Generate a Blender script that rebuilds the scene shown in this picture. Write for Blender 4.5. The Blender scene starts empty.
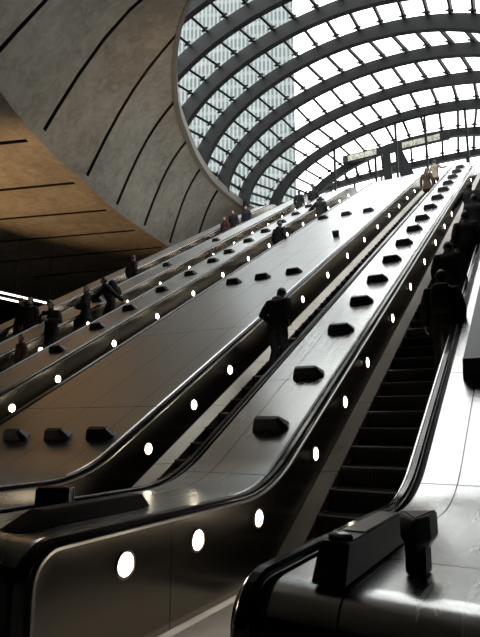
import bpy, bmesh, math, random
from mathutils import Vector, Matrix
random.seed(7)
SC = bpy.context.scene
COL = SC.collection
R = math.radians
T30 = math.tan(R(30)); C30 = math.cos(R(30)); S30 = .5

# ------------------------------------------------------------------ helpers
def tag(o, label=None, cat=None, group=None, kind=None):
    if label: o['label'] = label
    if cat: o['category'] = cat
    if group: o['group'] = group
    if kind: o['kind'] = kind
    return o

def empty(name, loc=(0, 0, 0), rz=0):
    o = bpy.data.objects.new(name, None); COL.objects.link(o)
    o.location = loc; o.rotation_euler = (0, 0, rz); o.empty_display_size = .2
    return o

def kids(o):
    return [c for c in bpy.data.objects if c.parent == o]

def copy_tree(o, parent=None):
    c = o.copy(); COL.objects.link(c); c.parent = parent
    for ch in kids(o): copy_tree(ch, c)
    return c

class MB:
    """collects shapes into one mesh"""
    def __init__(s): s.v = []; s.f = []; s.m = []; s.uv = {}
    def add(s, vs, fs, mi=0):
        b = len(s.v); s.v += [tuple(v) for v in vs]
        for f in fs: s.f.append(tuple(i + b for i in f)); s.m.append(mi)
        return b
    def box(s, c, d, mi=0, rot=None):
        x, y, z = d[0] / 2, d[1] / 2, d[2] / 2
        vs = [Vector((i * x, j * y, k * z)) for i in (-1, 1) for j in (-1, 1) for k in (-1, 1)]
        if rot: vs = [rot @ v for v in vs]
        vs = [v + Vector(c) for v in vs]
        s.add(vs, [(0, 1, 3, 2), (4, 6, 7, 5), (0, 4, 5, 1), (2, 3, 7, 6), (0, 2, 6, 4), (1, 5, 7, 3)], mi)
    def bar(s, a, b, w, h, mi=0, up=(0, 0, 1)):
        a, b = Vector(a), Vector(b); d = (b - a)
        if d.length < 1e-6: return
        dn = d.normalized(); u = Vector(up)
        x = dn.cross(u)
        if x.length < 1e-4: x = dn.cross(Vector((1, 0, 0)))
        x.normalize(); u = x.cross(dn)
        vs = [p + x * (i * w / 2) + u * (k * h / 2) for p in (a, b) for i, k in ((-1, -1), (1, -1), (1, 1), (-1, 1))]
        s.add(vs, [(3, 2, 1, 0), (4, 5, 6, 7), (0, 1, 5, 4), (1, 2, 6, 5), (2, 3, 7, 6), (3, 0, 4, 7)], mi)
    def sweep(s, rows, closed=False, mi=0, cap=False, uv=None):
        """rows: list of point rows, consecutive rows joined"""
        n = len(rows[0]); b = len(s.v)
        for r in rows: s.v += [tuple(p) for p in r]
        if uv:
            for i in range(len(rows)):
                for j in range(n): s.uv[b + i * n + j] = uv[i][j]
        for i in range(len(rows) - 1):
            for j in range(n if closed else n - 1):
                k = (j + 1) % n
                s.f.append((b + i * n + j, b + i * n + k, b + (i + 1) * n + k, b + (i + 1) * n + j)); s.m.append(mi)
        if cap and closed:
            s.f.append(tuple(b + j for j in range(n))[::-1]); s.m.append(mi)
            e = b + (len(rows) - 1) * n
            s.f.append(tuple(e + j for j in range(n))); s.m.append(mi)
    def prism(s, poly, axis_vec, mi=0):
        """poly: list of 3d points, extruded by axis_vec"""
        a = Vector(axis_vec); n = len(poly)
        s.sweep([[Vector(p) for p in poly], [Vector(p) + a for p in poly]], closed=True, cap=True, mi=mi)
    def tube(s, pts, rad, seg=10, mi=0, flat=1.0, xaxis=(1, 0, 0), caps=True):
        pts = [Vector(p) for p in pts]; rows = []; X = Vector(xaxis)
        for i, p in enumerate(pts):
            d = (pts[min(i + 1, len(pts) - 1)] - pts[max(i - 1, 0)]).normalized()
            a = X - X.dot(d) * d
            if a.length < 1e-3: a = Vector((0, 1, 0)) - d * d.y
            if a.length < 1e-3: a = Vector((0, 0, 1)) - d * d.z
            a.normalize(); b = d.cross(a)
            r = rad[i] if isinstance(rad, (list, tuple)) else rad
            rx, ry = r if isinstance(r, (list, tuple)) else (r, r * flat)
            rows.append([p + a * (rx * math.cos(t * 2 * math.pi / seg)) + b * (ry * math.sin(t * 2 * math.pi / seg)) for t in range(seg)])
        s.sweep(rows, closed=True, cap=caps, mi=mi)
    def ball(s, c, r, seg=14, ring=9, mi=0, rot=None):
        c = Vector(c); rows = []
        if not isinstance(r, (list, tuple)): r = (r, r, r)
        for i in range(ring + 1):
            t = max(.02, min(math.pi - .02, math.pi * i / ring))
            row = [Vector((r[0] * math.sin(t) * math.cos(q * 2 * math.pi / seg), r[1] * math.sin(t) * math.sin(q * 2 * math.pi / seg), -r[2] * math.cos(t))) for q in range(seg)]
            if rot: row = [rot @ v for v in row]
            rows.append([c + v for v in row])
        s.sweep(rows, closed=True, cap=True, mi=mi)
    def mesh(s, name, mats, smooth=None, bevel=0):
        me = bpy.data.meshes.new(name)
        me.from_pydata(s.v, [], s.f)
        for m in (mats if isinstance(mats, (list, tuple)) else [mats]): me.materials.append(m)
        for p, mi in zip(me.polygons, s.m): p.material_index = mi
        if s.uv:
            ul = me.uv_layers.new(name='UVMap')
            for l in me.loops: ul.data[l.index].uv = s.uv.get(l.vertex_index, (0, 0))
        bm = bmesh.new(); bm.from_mesh(me)
        if bevel:
            bmesh.ops.bevel(bm, geom=[e for e in bm.edges if len(e.link_faces) == 2 and e.calc_face_angle(0) > .5], offset=bevel, segments=2, affect='EDGES')
        bmesh.ops.recalc_face_normals(bm, faces=bm.faces)
        bm.to_mesh(me); bm.free()
        if smooth is not None:
            for p in me.polygons: p.use_smooth = True
            me.set_sharp_from_angle(angle=R(smooth))
        me.update()
        return me
    def build(s, name, mats, parent=None, smooth=None, bevel=0, loc=None):
        o = bpy.data.objects.new(name, s.mesh(name, mats, smooth, bevel)); COL.objects.link(o)
        if parent: o.parent = parent
        if loc is not None: o.location = loc
        return o

def link_mesh(name, me, parent=None, loc=(0, 0, 0), rot=(0, 0, 0)):
    o = bpy.data.objects.new(name, me); COL.objects.link(o)
    o.parent = parent; o.location = loc; o.rotation_euler = rot
    return o

# ------------------------------------------------------------------ materials
def nodes(name):
    m = bpy.data.materials.new(name); m.use_nodes = True
    nt = m.node_tree; b = nt.nodes['Principled BSDF']
    return m, nt, b

def plain(name, col, rough=.6, metal=0., spec=.5, bump=0., bscale=40, var=0., vscale=6):
    m, nt, b = nodes(name)
    b.inputs['Base Color'].default_value = (*col, 1); b.inputs['Roughness'].default_value = rough
    b.inputs['Metallic'].default_value = metal; b.inputs['Specular IOR Level'].default_value = spec
    tc = nt.nodes.new('ShaderNodeTexCoord')
    if var:
        n = nt.nodes.new('ShaderNodeTexNoise'); n.inputs['Scale'].default_value = vscale; n.inputs['Detail'].default_value = 5
        nt.links.new(tc.outputs['Object'], n.inputs['Vector'])
        mx = nt.nodes.new('ShaderNodeMix'); mx.data_type = 'RGBA'
        mx.inputs[6].default_value = (*[c * (1 - var) for c in col], 1); mx.inputs[7].default_value = (*[min(1, c * (1 + var)) for c in col], 1)
        nt.links.new(n.outputs['Fac'], mx.inputs[0]); nt.links.new(mx.outputs[2], b.inputs['Base Color'])
    if bump:
        n = nt.nodes.new('ShaderNodeTexNoise'); n.inputs['Scale'].default_value = bscale
        nt.links.new(tc.outputs['Object'], n.inputs['Vector'])
        bp = nt.nodes.new('ShaderNodeBump'); bp.inputs['Strength'].default_value = bump; bp.inputs['Distance'].default_value = .02
        nt.links.new(n.outputs['Fac'], bp.inputs['Height']); nt.links.new(bp.outputs[0], b.inputs['Normal'])
    return m

def brushed(name, col, rough, seam_u=2.4, seam_v=.0, streak=(1.2, 30), aniso=0., voff=.36, uoff=0., rvar=.12):
    """brushed stainless: UV u runs along the slope, v across; thin panel joints"""
    m, nt, b = nodes(name); L = nt.links.new; N = nt.nodes.new
    uv = N('ShaderNodeTexCoord')
    mp = N('ShaderNodeMapping'); mp.inputs['Scale'].default_value = (streak[0], streak[1], 1)
    L(uv.outputs['UV'], mp.inputs['Vector'])
    n = N('ShaderNodeTexNoise'); n.inputs['Scale'].default_value = 1; n.inputs['Detail'].default_value = 3; n.inputs['Roughness'].default_value = .5
    L(mp.outputs[0], n.inputs['Vector'])
    n2 = N('ShaderNodeTexNoise'); n2.inputs['Scale'].default_value = 1.1; n2.inputs['Detail'].default_value = 4
    L(uv.outputs['UV'], n2.inputs['Vector'])
    add = N('ShaderNodeMath'); add.operation = 'ADD'; L(n.outputs['Fac'], add.inputs[0]); L(n2.outputs['Fac'], add.inputs[1])
    mr = N('ShaderNodeMapRange'); mr.inputs['From Min'].default_value = .7; mr.inputs['From Max'].default_value = 1.3
    mr.inputs['To Min'].default_value = rough - rvar / 2; mr.inputs['To Max'].default_value = rough + rvar
    L(add.outputs[0], mr.inputs['Value']); L(mr.outputs[0], b.inputs['Roughness'])
    mx = N('ShaderNodeMix'); mx.data_type = 'RGBA'
    mx.inputs[6].default_value = (*[c * .90 for c in col], 1); mx.inputs[7].default_value = (*[min(1, c * 1.08) for c in col], 1)
    L(n.outputs['Fac'], mx.inputs[0])
    out = mx.outputs[2]
    sep = N('ShaderNodeSeparateXYZ'); L(uv.outputs['UV'], sep.inputs[0])
    def seam(src, period, off, width):
        a = N('ShaderNodeMath'); a.operation = 'ADD'; a.inputs[1].default_value = off + 100 * period; L(src, a.inputs[0])
        q = N('ShaderNodeMath'); q.operation = 'MODULO'; q.inputs[1].default_value = period; L(a.outputs[0], q.inputs[0])
        c = N('ShaderNodeMath'); c.operation = 'LESS_THAN'; c.inputs[1].default_value = width; L(q.outputs[0], c.inputs[0])
        return c.outputs[0]
    fac = None
    if seam_u: fac = seam(sep.outputs['X'], seam_u, uoff, .014)
    if seam_v:
        f2 = seam(sep.outputs['Y'], seam_v, voff, .010)
        if fac:
            mm = N('ShaderNodeMath'); mm.operation = 'MAXIMUM'; L(fac, mm.inputs[0]); L(f2, mm.inputs[1]); fac = mm.outputs[0]
        else: fac = f2
    if fac:
        m2 = N('ShaderNodeMix'); m2.data_type = 'RGBA'; m2.inputs[7].default_value = (.02, .02, .02, 1)
        L(out, m2.inputs[6]); L(fac, m2.inputs[0]); out = m2.outputs[2]
        inv = N('ShaderNodeMath'); inv.operation = 'SUBTRACT'; inv.inputs[0].default_value = 1; L(fac, inv.inputs[1]); L(inv.outputs[0], b.inputs['Metallic'])
    else: b.inputs['Metallic'].default_value = 1
    L(out, b.inputs['Base Color'])
    if aniso:
        b.inputs['Anisotropic'].default_value = aniso
        tg = N('ShaderNodeTangent'); tg.direction_type = 'UV_MAP'; tg.uv_map = 'UVMap'; L(tg.outputs[0], b.inputs['Tangent'])
    return m

def emit(name, col, st):
    m, nt, b = nodes(name)
    b.inputs['Base Color'].default_value = (*col, 1)
    b.inputs['Emission Color'].default_value = (*col, 1); b.inputs['Emission Strength'].default_value = st
    return m

def concrete(name, a, c):
    m, nt, b = nodes(name); L = nt.links.new; N = nt.nodes.new
    tc = N('ShaderNodeTexCoord')
    n = N('ShaderNodeTexNoise'); n.inputs['Scale'].default_value = .45; n.inputs['Detail'].default_value = 9; n.inputs['Roughness'].default_value = .62
    n2 = N('ShaderNodeTexNoise'); n2.inputs['Scale'].default_value = 2.2; n2.inputs['Detail'].default_value = 6; n2.inputs['Distortion'].default_value = 1.2
    v = N('ShaderNodeTexVoronoi'); v.inputs['Scale'].default_value = 1.6
    for q in (n, n2, v): L(tc.outputs['Object'], q.inputs['Vector'])
    ad = N('ShaderNodeMath'); ad.operation = 'ADD'; L(n.outputs['Fac'], ad.inputs[0]); L(n2.outputs['Fac'], ad.inputs[1])
    cr = N('ShaderNodeMapRange'); cr.inputs['From Min'].default_value = .75; cr.inputs['From Max'].default_value = 1.25; L(ad.outputs[0], cr.inputs['Value'])
    mx = N('ShaderNodeMix'); mx.data_type = 'RGBA'; mx.inputs[6].default_value = (*a, 1); mx.inputs[7].default_value = (*c, 1)
    L(cr.outputs[0], mx.inputs[0])
    lt = N('ShaderNodeMath'); lt.operation = 'LESS_THAN'; lt.inputs[1].default_value = .035; L(v.outputs['Distance'], lt.inputs[0])
    m2 = N('ShaderNodeMix'); m2.data_type = 'RGBA'; m2.inputs[7].default_value = (*[x * .35 for x in a], 1); L(mx.outputs[2], m2.inputs[6]); L(lt.outputs[0], m2.inputs[0])
    L(m2.outputs[2], b.inputs['Base Color']); b.inputs['Roughness'].default_value = .75
    bp = N('ShaderNodeBump'); bp.inputs['Strength'].default_value = .06; bp.inputs['Distance'].default_value = .03
    L(n2.outputs['Fac'], bp.inputs['Height']); L(bp.outputs[0], b.inputs['Normal'])
    return m

M = {}
M['deck'] = brushed('deck_steel', (.70, .70, .69), .26, seam_u=2.35, seam_v=.76, streak=(.35, 18), uoff=.9, rvar=.02)
M['wide'] = brushed('wide_deck_steel', (.64, .645, .645), .33, seam_u=3.3, seam_v=1.02, streak=(.25, 10), voff=.5, uoff=1.2, rvar=.03)
M['panel'] = brushed('bronze_panel_steel', (.20, .186, .165), .24, seam_u=1.75, streak=(2, 9), aniso=.75, rvar=.015)
M['deck_left'] = brushed('left_deck_steel', (.68, .69, .69), .42, seam_u=2.35, seam_v=.76, streak=(.35, 18), uoff=.9, rvar=.03)
M['skirt'] = brushed('skirt_steel', (.30, .275, .24), .36, seam_u=1.75, streak=(1, 40))
M['trim'] = plain('polished_trim', (.80, .79, .77), .30, 1)
M['shield'] = plain('dark_shield_metal', (.03, .03, .031), .3, .8)
M['rubber'] = plain('handrail_rubber', (.012, .012, .013), .14, 0, 1.0)
M['black'] = plain('black_plastic', (.012, .012, .012), .42, 0, .5, bump=.05, bscale=300)
M['blackbox'] = plain('black_satin_box', (.008, .008, .008), .36, 0, .3)
M['redplate'] = plain('dark_red_plate', (.10, .012, .012), .35)
M['blockfront'] = plain('block_front_brown', (.022, .014, .012), .4)
M['step'] = plain('step_cast_metal', (.009, .009, .009), .6, 0, .15, bump=.1, bscale=120)
M['stepedge'] = plain('step_edge_metal', (.12, .12, .12), .4, .8)
M['landing'] = plain('landing_plate', (.30, .28, .25), .45, .7, var=.2, vscale=3)
M['floor'] = concrete('floor_stone', (.36, .33, .29), (.52, .49, .44))
M['concrete'] = concrete('soffit_concrete', (.20, .18, .148), (.34, .31, .258))
M['rim'] = plain('rim_concrete', (.15, .14, .12), .8, var=.2, vscale=1)
M['slot'] = plain('slot_dark', (.006, .006, .006), .9)  # dark colour deepens the shade already lying in the slot recesses
M['darkwall'] = plain('dark_hall_wall', (.02, .018, .016), .8, var=.2)  # near-black base colour stands in for the unlit gloom of the hall
M['darkfloor'] = plain('upper_floor_stone', (.38, .37, .36), .5, var=.15)
M['rib'] = plain('rib_painted_steel', (.012, .013, .014), .55, 0, .2, var=.12, vscale=2)
M['bar'] = plain('glazing_bar_steel', (.012, .012, .013), .5, 0, .2)
M['lens'] = emit('lamp_lens', (1., .86, .66), 17)
M['tube'] = emit('fluorescent_tube', (1., .94, .82), 4)
M['bezel'] = plain('lamp_bezel', (.30, .27, .24), .3, 1)
M['signface'] = plain('sign_face', (.46, .45, .38), .5)
def sign_mat():
    # worn dark marks, too far off to read
    m, nt, b = nodes('sign_face_marked'); L = nt.links.new; N = nt.nodes.new
    tc = N('ShaderNodeTexCoord'); mp = N('ShaderNodeMapping'); mp.inputs['Scale'].default_value = (9, 1, 5.5); L(tc.outputs['Object'], mp.inputs[0])
    n = N('ShaderNodeTexNoise'); n.inputs['Scale'].default_value = 1; n.inputs['Detail'].default_value = 1; L(mp.outputs[0], n.inputs['Vector'])
    mr = N('ShaderNodeMapRange'); mr.inputs['From Min'].default_value = .50; mr.inputs['From Max'].default_value = .60; L(n.outputs['Fac'], mr.inputs[0])
    mx = N('ShaderNodeMix'); mx.data_type = 'RGBA'; mx.inputs[6].default_value = (.80, .78, .66, 1); mx.inputs[7].default_value = (.45, .44, .37, 1); L(mr.outputs[0], mx.inputs[0]); L(mx.outputs[2], b.inputs['Base Color'])
    return m
M['signface_marked'] = sign_mat()
M['signtext'] = plain('sign_lettering', (.10, .10, .09), .6)
M['signbox'] = plain('sign_casing', (.022, .024, .026), .55, 0, .2)

def glass_mat():
    m = bpy.data.materials.new('canopy_glass'); m.use_nodes = True; nt = m.node_tree; nt.nodes.clear()
    o = nt.nodes.new('ShaderNodeOutputMaterial'); t = nt.nodes.new('ShaderNodeBsdfTransparent'); g = nt.nodes.new('ShaderNodeBsdfGlossy')
    t.inputs[0].default_value = (.93, .95, .945, 1); g.inputs['Roughness'].default_value = .02
    mx = nt.nodes.new('ShaderNodeMixShader'); mx.inputs[0].default_value = .06
    nt.links.new(t.outputs[0], mx.inputs[1]); nt.links.new(g.outputs[0], mx.inputs[2]); nt.links.new(mx.outputs[0], o.inputs[0])
    return m
M['glass'] = glass_mat()

def tower_mat():
    m, nt, b = nodes('tower_curtain_wall'); L = nt.links.new; N = nt.nodes.new
    tc = N('ShaderNodeTexCoord'); s = N('ShaderNodeSeparateXYZ'); L(tc.outputs['Object'], s.inputs[0])
    ad = N('ShaderNodeMath'); ad.operation = 'ADD'; L(s.outputs['X'], ad.inputs[0]); L(s.outputs['Y'], ad.inputs[1])
    def band(src, per, w):
        a = N('ShaderNodeMath'); a.operation = 'MODULO'; a.inputs[1].default_value = per; 
        o = N('ShaderNodeMath'); o.operation = 'ADD'; o.inputs[1].default_value = 1000 * per; L(src, o.inputs[0]); L(o.outputs[0], a.inputs[0])
        c = N('ShaderNodeMath'); c.operation = 'LESS_THAN'; c.inputs[1].default_value = w; L(a.outputs[0], c.inputs[0]); return c.outputs[0]
    v = band(ad.outputs[0], 1.15, .50); h = band(s.outputs['Z'], 3.9, 1.1)
    n = N('ShaderNodeTexNoise'); n.inputs['Scale'].default_value = .35; n.inputs['Detail'].default_value = 6; L(tc.outputs['Object'], n.inputs['Vector'])
    gl = N('ShaderNodeMix'); gl.data_type = 'RGBA'; gl.inputs[6].default_value = (.02, .03, .032, 1); gl.inputs[7].default_value = (.065, .083, .083, 1); L(n.outputs['Fac'], gl.inputs[0])
    m1 = N('ShaderNodeMix'); m1.data_type = 'RGBA'; m1.inputs[7].default_value = (.095, .11, .11, 1); L(gl.outputs[2], m1.inputs[6]); L(h, m1.inputs[0])
    m2 = N('ShaderNodeMix'); m2.data_type = 'RGBA'; m2.inputs[7].default_value = (.145, .165, .165, 1); L(m1.outputs[2], m2.inputs[6]); L(v, m2.inputs[0])
    L(m2.outputs[2], b.inputs['Base Color']); b.inputs['Roughness'].default_value = .4
    return m
M['tower'] = tower_mat()

# ------------------------------------------------------------------ the slope profile
YB, ZB = 5.11, .80                 # where the flat deck line would meet the slope
YT = 30.2; ZT = ZB + T30 * (YT - YB)
RB, RT = 2.1, 2.7
YF, YE = 2.2, 32.4                 # front and far ends
NOSE = .22
def slope_z(y, o=0.): return ZB - o / C30 + T30 * (y - YB)

def prof(o, nose=True, y0=YF, y1=YE, rn=NOSE, zend=0., n=9):
    """(y, z) points of the deck line pushed down by o (up if negative); starts at the front end"""
    p = []
    if nose:
        r = max(.02, rn - o); c = (y0 + rn, ZB - rn)
        p.append((y0 + o, zend))
        for i in range(8):
            a = math.pi - (math.pi / 2) * i / 7
            p.append((c[0] + r * math.cos(a), c[1] + r * math.sin(a)))
    else: p.append((y0, ZB - o))
    r = RB + o; cy = YB - RB * math.tan(R(15)); cz = ZB + RB
    for i in range(n):
        a = -math.pi / 2 + R(30) * i / (n - 1); p.append((cy + r * math.cos(a), cz + r * math.sin(a)))
    a0 = p[-1]
    r = RT - o; cy2 = YT + RT * math.tan(R(15)); cz2 = ZT - RT
    q = []
    for i in range(n):
        a = R(120) - R(30) * i / (n - 1); q.append((cy2 + r * math.cos(a), cz2 + r * math.sin(a)))
    for i in range(1, 12):
        t = i / 12; p.append((a0[0] + (q[0][0] - a0[0]) * t, a0[1] + (q[0][1] - a0[1]) * t))
    p += q
    p.append((y1, ZT - o))
    return p

def arc_len(p):
    u = [0.]
    for a, b in zip(p, p[1:]): u.append(u[-1] + math.hypot(b[0] - a[0], b[1] - a[1]))
    return u

def strip(mb, sect, mi=0, nose=True, closed=False, cap=False, zend=0.):
    """sect: list of (x, o); swept along the slope"""
    profs = [prof(o, nose, zend=zend) for x, o in sect]
    u = arc_len(prof(0, nose)); v = [0.]
    for a, b in zip(sect, sect[1:]): v.append(v[-1] + math.hypot(b[0] - a[0], b[1] - a[1]))
    rows = [[(sect[j][0], profs[j][i][0], profs[j][i][1]) for j in range(len(sect))] for i in range(len(u))]
    uv = [[(u[i], v[j]) for j in range(len(sect))] for i in range(len(u))]
    mb.sweep(rows, closed=closed, cap=cap, mi=mi, uv=uv)

# ------------------------------------------------------------------ setting
def structure(o, label=None):
    o['kind'] = 'structure'
    if label: o['label'] = label
    return o
m = MB(); m.box((-10, 6, -.15), (110, 70, .3)); structure(m.build('floor', M['floor']), 'pale mottled stone floor of the lower hall')
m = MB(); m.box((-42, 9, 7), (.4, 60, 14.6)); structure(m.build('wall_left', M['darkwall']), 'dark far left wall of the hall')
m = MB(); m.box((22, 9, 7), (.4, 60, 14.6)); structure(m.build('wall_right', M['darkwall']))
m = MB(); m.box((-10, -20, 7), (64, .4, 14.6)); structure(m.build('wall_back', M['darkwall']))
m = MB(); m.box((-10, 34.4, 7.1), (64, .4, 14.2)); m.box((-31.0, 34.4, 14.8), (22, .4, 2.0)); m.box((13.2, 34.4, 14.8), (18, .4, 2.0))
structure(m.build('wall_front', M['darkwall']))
ZU = ZT - .80
m = MB(); m.box((-6.7, 37.9, ZU - .16), (26, 13.0, .3)); structure(m.build('upper_floor', M['darkfloor']), 'upper landing floor beyond the top of the escalators')
bpy.data.objects['upper_floor'].name = 'floor_upper'

# ceiling: flat concrete ceiling, crease, and the coved soffit rising to the oval opening
k = 1.1
EK = [(-2.0, 9.0), (-3.4, 9.15), (-5.0, 9.7), (-6.9, 10.85), (-9.6, 12.9), (-12.0, 16.0), (-13.4, 18.8), (-14.4, 21.4), (-15.0, 24.0), (-15.2, 27.5), (-14.8, 31.2)]
CK = [(-2.0, 1.5), (-8.5, 4.9), (-12.0, 7.9), (-13.9, 11.2), (-15.0, 14.3), (-15.9, 17.0), (-16.5, 19.6), (-17.0, 22.3), (-17.4, 25.0), (-17.7, 28.0), (-17.9, 31.2)]
DK = [(0, -1), (-.6, -.8), (-.9, -.43), (-.945, -.33), (-.955, -.30), (-.955, -.30), (-.96, -.28), (-.97, -.24), (-.98, -.18), (-1, -.08), (-1, 0)]
ZE, ZC = 15.2, 11.4
def crom(P, t):
    i = max(0, min(len(P) - 2, int(math.floor(t)))); f = t - i
    p = [Vector(P[max(0, min(len(P) - 1, j))]) for j in (i - 1, i, i + 1, i + 2)]
    return .5 * ((2 * p[1]) + (p[2] - p[0]) * f + (2 * p[0] - 5 * p[1] + 4 * p[2] - p[3]) * f * f + (3 * p[1] - p[0] - 3 * p[2] + p[3]) * f ** 3)
def ceil_pt(t, w, side=1):
    """w>0 from crease (0) to opening edge (1); w<0 metres outward on the flat ceiling"""
    e = crom(EK, t) * k; c = crom(CK, t) * k; d = crom(DK, t).normalized()
    if w < 0: p = c + d * (-w); q = Vector((p.x, p.y, ZC))
    else:
        p = c + (e - c) * (w + .10 * math.sin(math.pi * w) * .0); q = Vector((p.x, p.y, ZC + (ZE - ZC) * w + .65 * math.sin(math.pi * w) * (1 + 1.0 * max(0, min(1, 4 - t)) ** 1.0)))
    if side < 0: q.x = -2.2 + .36 * (-2.2 - q.x) if w >= 0 else -2.2 + (.36 * (-2.2 - c.x)) + (-d.x) * (-w)
    return q
def ceiling(side, name):
    mb = MB()
    ts = []; slot_t = [1, 2, 3, 4, 5, 6, 7, 8, 9]
    for i in range(10):
        ts += [i + f for f in ((.0, .12, .3, .5, .7, .88) if i else (0, .25, .5, .75))]
    ts.append(10.)
    extra = []
    for s_ in slot_t:
        hw = .11 / max(1.2, ((crom(CK, s_ + .2) - crom(CK, s_ - .2)).length * k / .4)) * 1.0
        extra += [s_ - hw, s_ + hw]
    ts = sorted(set([t for t in ts if t not in slot_t] + extra))
    wf = [-46, -20, -12, -8, -5, -2.5, -1.2, -.45, 0.]
    ws = wf + [.035, .12, .25, .4, .55, .7, .85, .96]
    rows = [[ceil_pt(t, w, side) for w in ws] for t in ts]
    b = len(mb.v)
    for r in rows: mb.v += [tuple(p) for p in r]
    n = len(ws); new = {}
    def is_slot(i): 
        return any(abs((ts[i] + ts[i + 1]) / 2 - s_) < 1e-4 for s_ in slot_t)
    for i in range(len(ts) - 1):
        for j in range(n - 1):
            w = (ws[j] + ws[j + 1]) / 2
            inslot = is_slot(i) and ((.035 < w < .96) or (-12 < w < -.45))
            ids = (i * n + j, i * n + j + 1, (i + 1) * n + j + 1, (i + 1) * n + j)
            if not inslot: mb.f.append(ids); mb.m.append(0)
            else:
                up = Vector((0, 0, .25)) if w < 0 else Vector((-.16 * side, 0, .2))
                vs = [Vector(mb.v[q]) + up for q in ids]
                mb.add(vs, [(0, 1, 2, 3)], 1)
                nb = len(mb.v) - 4
                for a in range(4):
                    c2 = (a + 1) % 4
                    lo, hi = (.035, .96) if w > 0 else (-12, -.45)
                    if a in (0, 2) or (a == 1 and abs(ws[j + 1] - hi) < 1e-6) or (a == 3 and abs(ws[j] - lo) < 1e-6): mb.f.append((ids[a], ids[c2], nb + c2, nb + a)); mb.m.append(1)
    o = mb.build(name, [M['concrete'], M['slot']], None, smooth=25)
    return o
structure(ceiling(1, 'ceiling'), 'coved concrete ceiling with dark slots, left of the oval opening')
structure(ceiling(-1, 'ceiling_right'), 'coved concrete ceiling, right of the oval opening')
# rim around the opening
for side, nm in ((1, 'trim_1'), (-1, 'trim_2')):
    mb = MB(); rows = []
    for i in range(0, 101):
        t = i / 10; a = ceil_pt(t, .96, side); e = ceil_pt(t, 1.0, side)
        inw = Vector((e.x - a.x, e.y - a.y, 0)); inw.normalize()
        base = e.copy()
        rows.append([a + Vector((0, 0, -.03)), base - inw * .02 + Vector((0, 0, -.05)), base + inw * .12 + Vector((0, 0, 0)), base + inw * .12 + Vector((0, 0, .45)), base - inw * .5 + Vector((0, 0, .45)), a + Vector((0, 0, .2))])
    mb.sweep(rows, closed=True, cap=True)
    structure(mb.build(nm, M['rim'], None, smooth=30), 'thin concrete rim of the oval opening')

# ------------------------------------------------------------------ glass canopy
XC = -6.7; Z0 = 15.2
RIBS = [(14.3, 10.6, 5.6), (16.5, 10.6, 6.0), (18.7, 10.5, 6.15), (20.9, 10.4, 6.15), (23.1, 10.2, 6.15), (25.3, 9.7, 5.9), (27.5, 10.0, 5.5), (29.7, 10.2, 5.03), (31.9, 9.4, 4.62), (34.1, 8.2, 4.05)]
XCS = [-8.6, -8.6, -8.5, -8.3, -8.0, -7.8, -7.1, -6.6, -6.3, -6.3]
YL = 36.3
NP = 27
def ribpt(i, ph, dr=0.):
    if i < len(RIBS):
        y, a, b = RIBS[i]; return Vector((XCS[i] - (a + dr) * math.cos(ph), y, Z0 + (b + dr) * math.sin(ph)))
    return Vector((XC - (8.6 + dr) * math.cos(ph), YL, 17.75 + (.85 + dr) * math.sin(ph) if True else 0))
can = empty('window_1', (XC, 28, Z0)); structure(can, 'arched glass canopy with dark steel ribs over the escalators')
def par(o, root=can):
    o.parent = root; o.matrix_parent_inverse = Matrix.Translation(-Vector(root.location)); return o
dep = [.85, .85, .85, .82, .75, .68, .60, .55, .50, .46]
for i, (y, a, b) in enumerate(RIBS):
    mb = MB(); rows = []; w = .15
    for j in range(65):
        ph = math.pi * j / 64; d = dep[i] / 2; dl = d * (1 + .9 * math.cos(ph) ** 2)
        rows.append([ribpt(i, ph, -dl) + Vector((0, -w, 0)), ribpt(i, ph, -dl) + Vector((0, w, 0)), ribpt(i, ph, d) + Vector((0, w * 1.1, 0)), ribpt(i, ph, d) + Vector((0, -w * 1.1, 0))])
    mb.sweep(rows, closed=True, cap=True)
    par(mb.build('rib', M['rib'], None, smooth=30))
mb = MB(); rows = []
for j in range(41):
    ph = math.pi * j / 40; p = ribpt(99, ph); x = p.x
    rows.append([p + Vector((0, -.15, -.22)), p + Vector((0, .15, -.22)), p + Vector((0, .15, .22)), p + Vector((0, -.15, .22))])
mb.sweep(rows, closed=True, cap=True); par(mb.build('transom', M['rib'], None, smooth=30))
for j in range(1, NP):
    ph = math.pi * j / NP; mb = MB()
    for i in range(len(RIBS)):
        da = dep[i] / 2 + .02; db = (dep[i + 1] / 2 + .02) if i + 1 < len(RIBS) else .22
        a = ribpt(i, ph, da); c = ribpt(i + 1, ph, db if i + 1 < len(RIBS) else 0) + (Vector((0, 0, .22)) if i + 1 == len(RIBS) else Vector())
        upv = ribpt(i, ph, 1) - ribpt(i, ph, 0)
        mb.bar(a, c, .12, .17, up=upv)
        # little spider brackets near each end of the bar
        tn = (ribpt(i, ph + .01) - ribpt(i, ph - .01)).normalized(); upn = upv.normalized()
        for t, s_ in ((.18, .9), (.82, 1.)):
            p = a + (c - a) * t - upn * .10
            mb.box(p, (.15, .16, .16)); mb.bar(p - tn * .19 * s_, p + tn * .19 * s_, .07, .07, up=upn)
    par(mb.build('glazing_bar', M['bar']))
for i in range(len(RIBS)):
    rows = []; mb = MB()
    for j in range(NP + 1):
        ph = math.pi * j / NP
        a = ribpt(i, ph, dep[i] / 2 + .11); c = ribpt(i + 1, ph, dep[i + 1] / 2 + .11) if i + 1 < len(RIBS) else ribpt(99, ph) + Vector((0, 0, .33))
        rows.append([a, c])
    mb.sweep(rows); par(mb.build('glass_pane', M['glass']))
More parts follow.
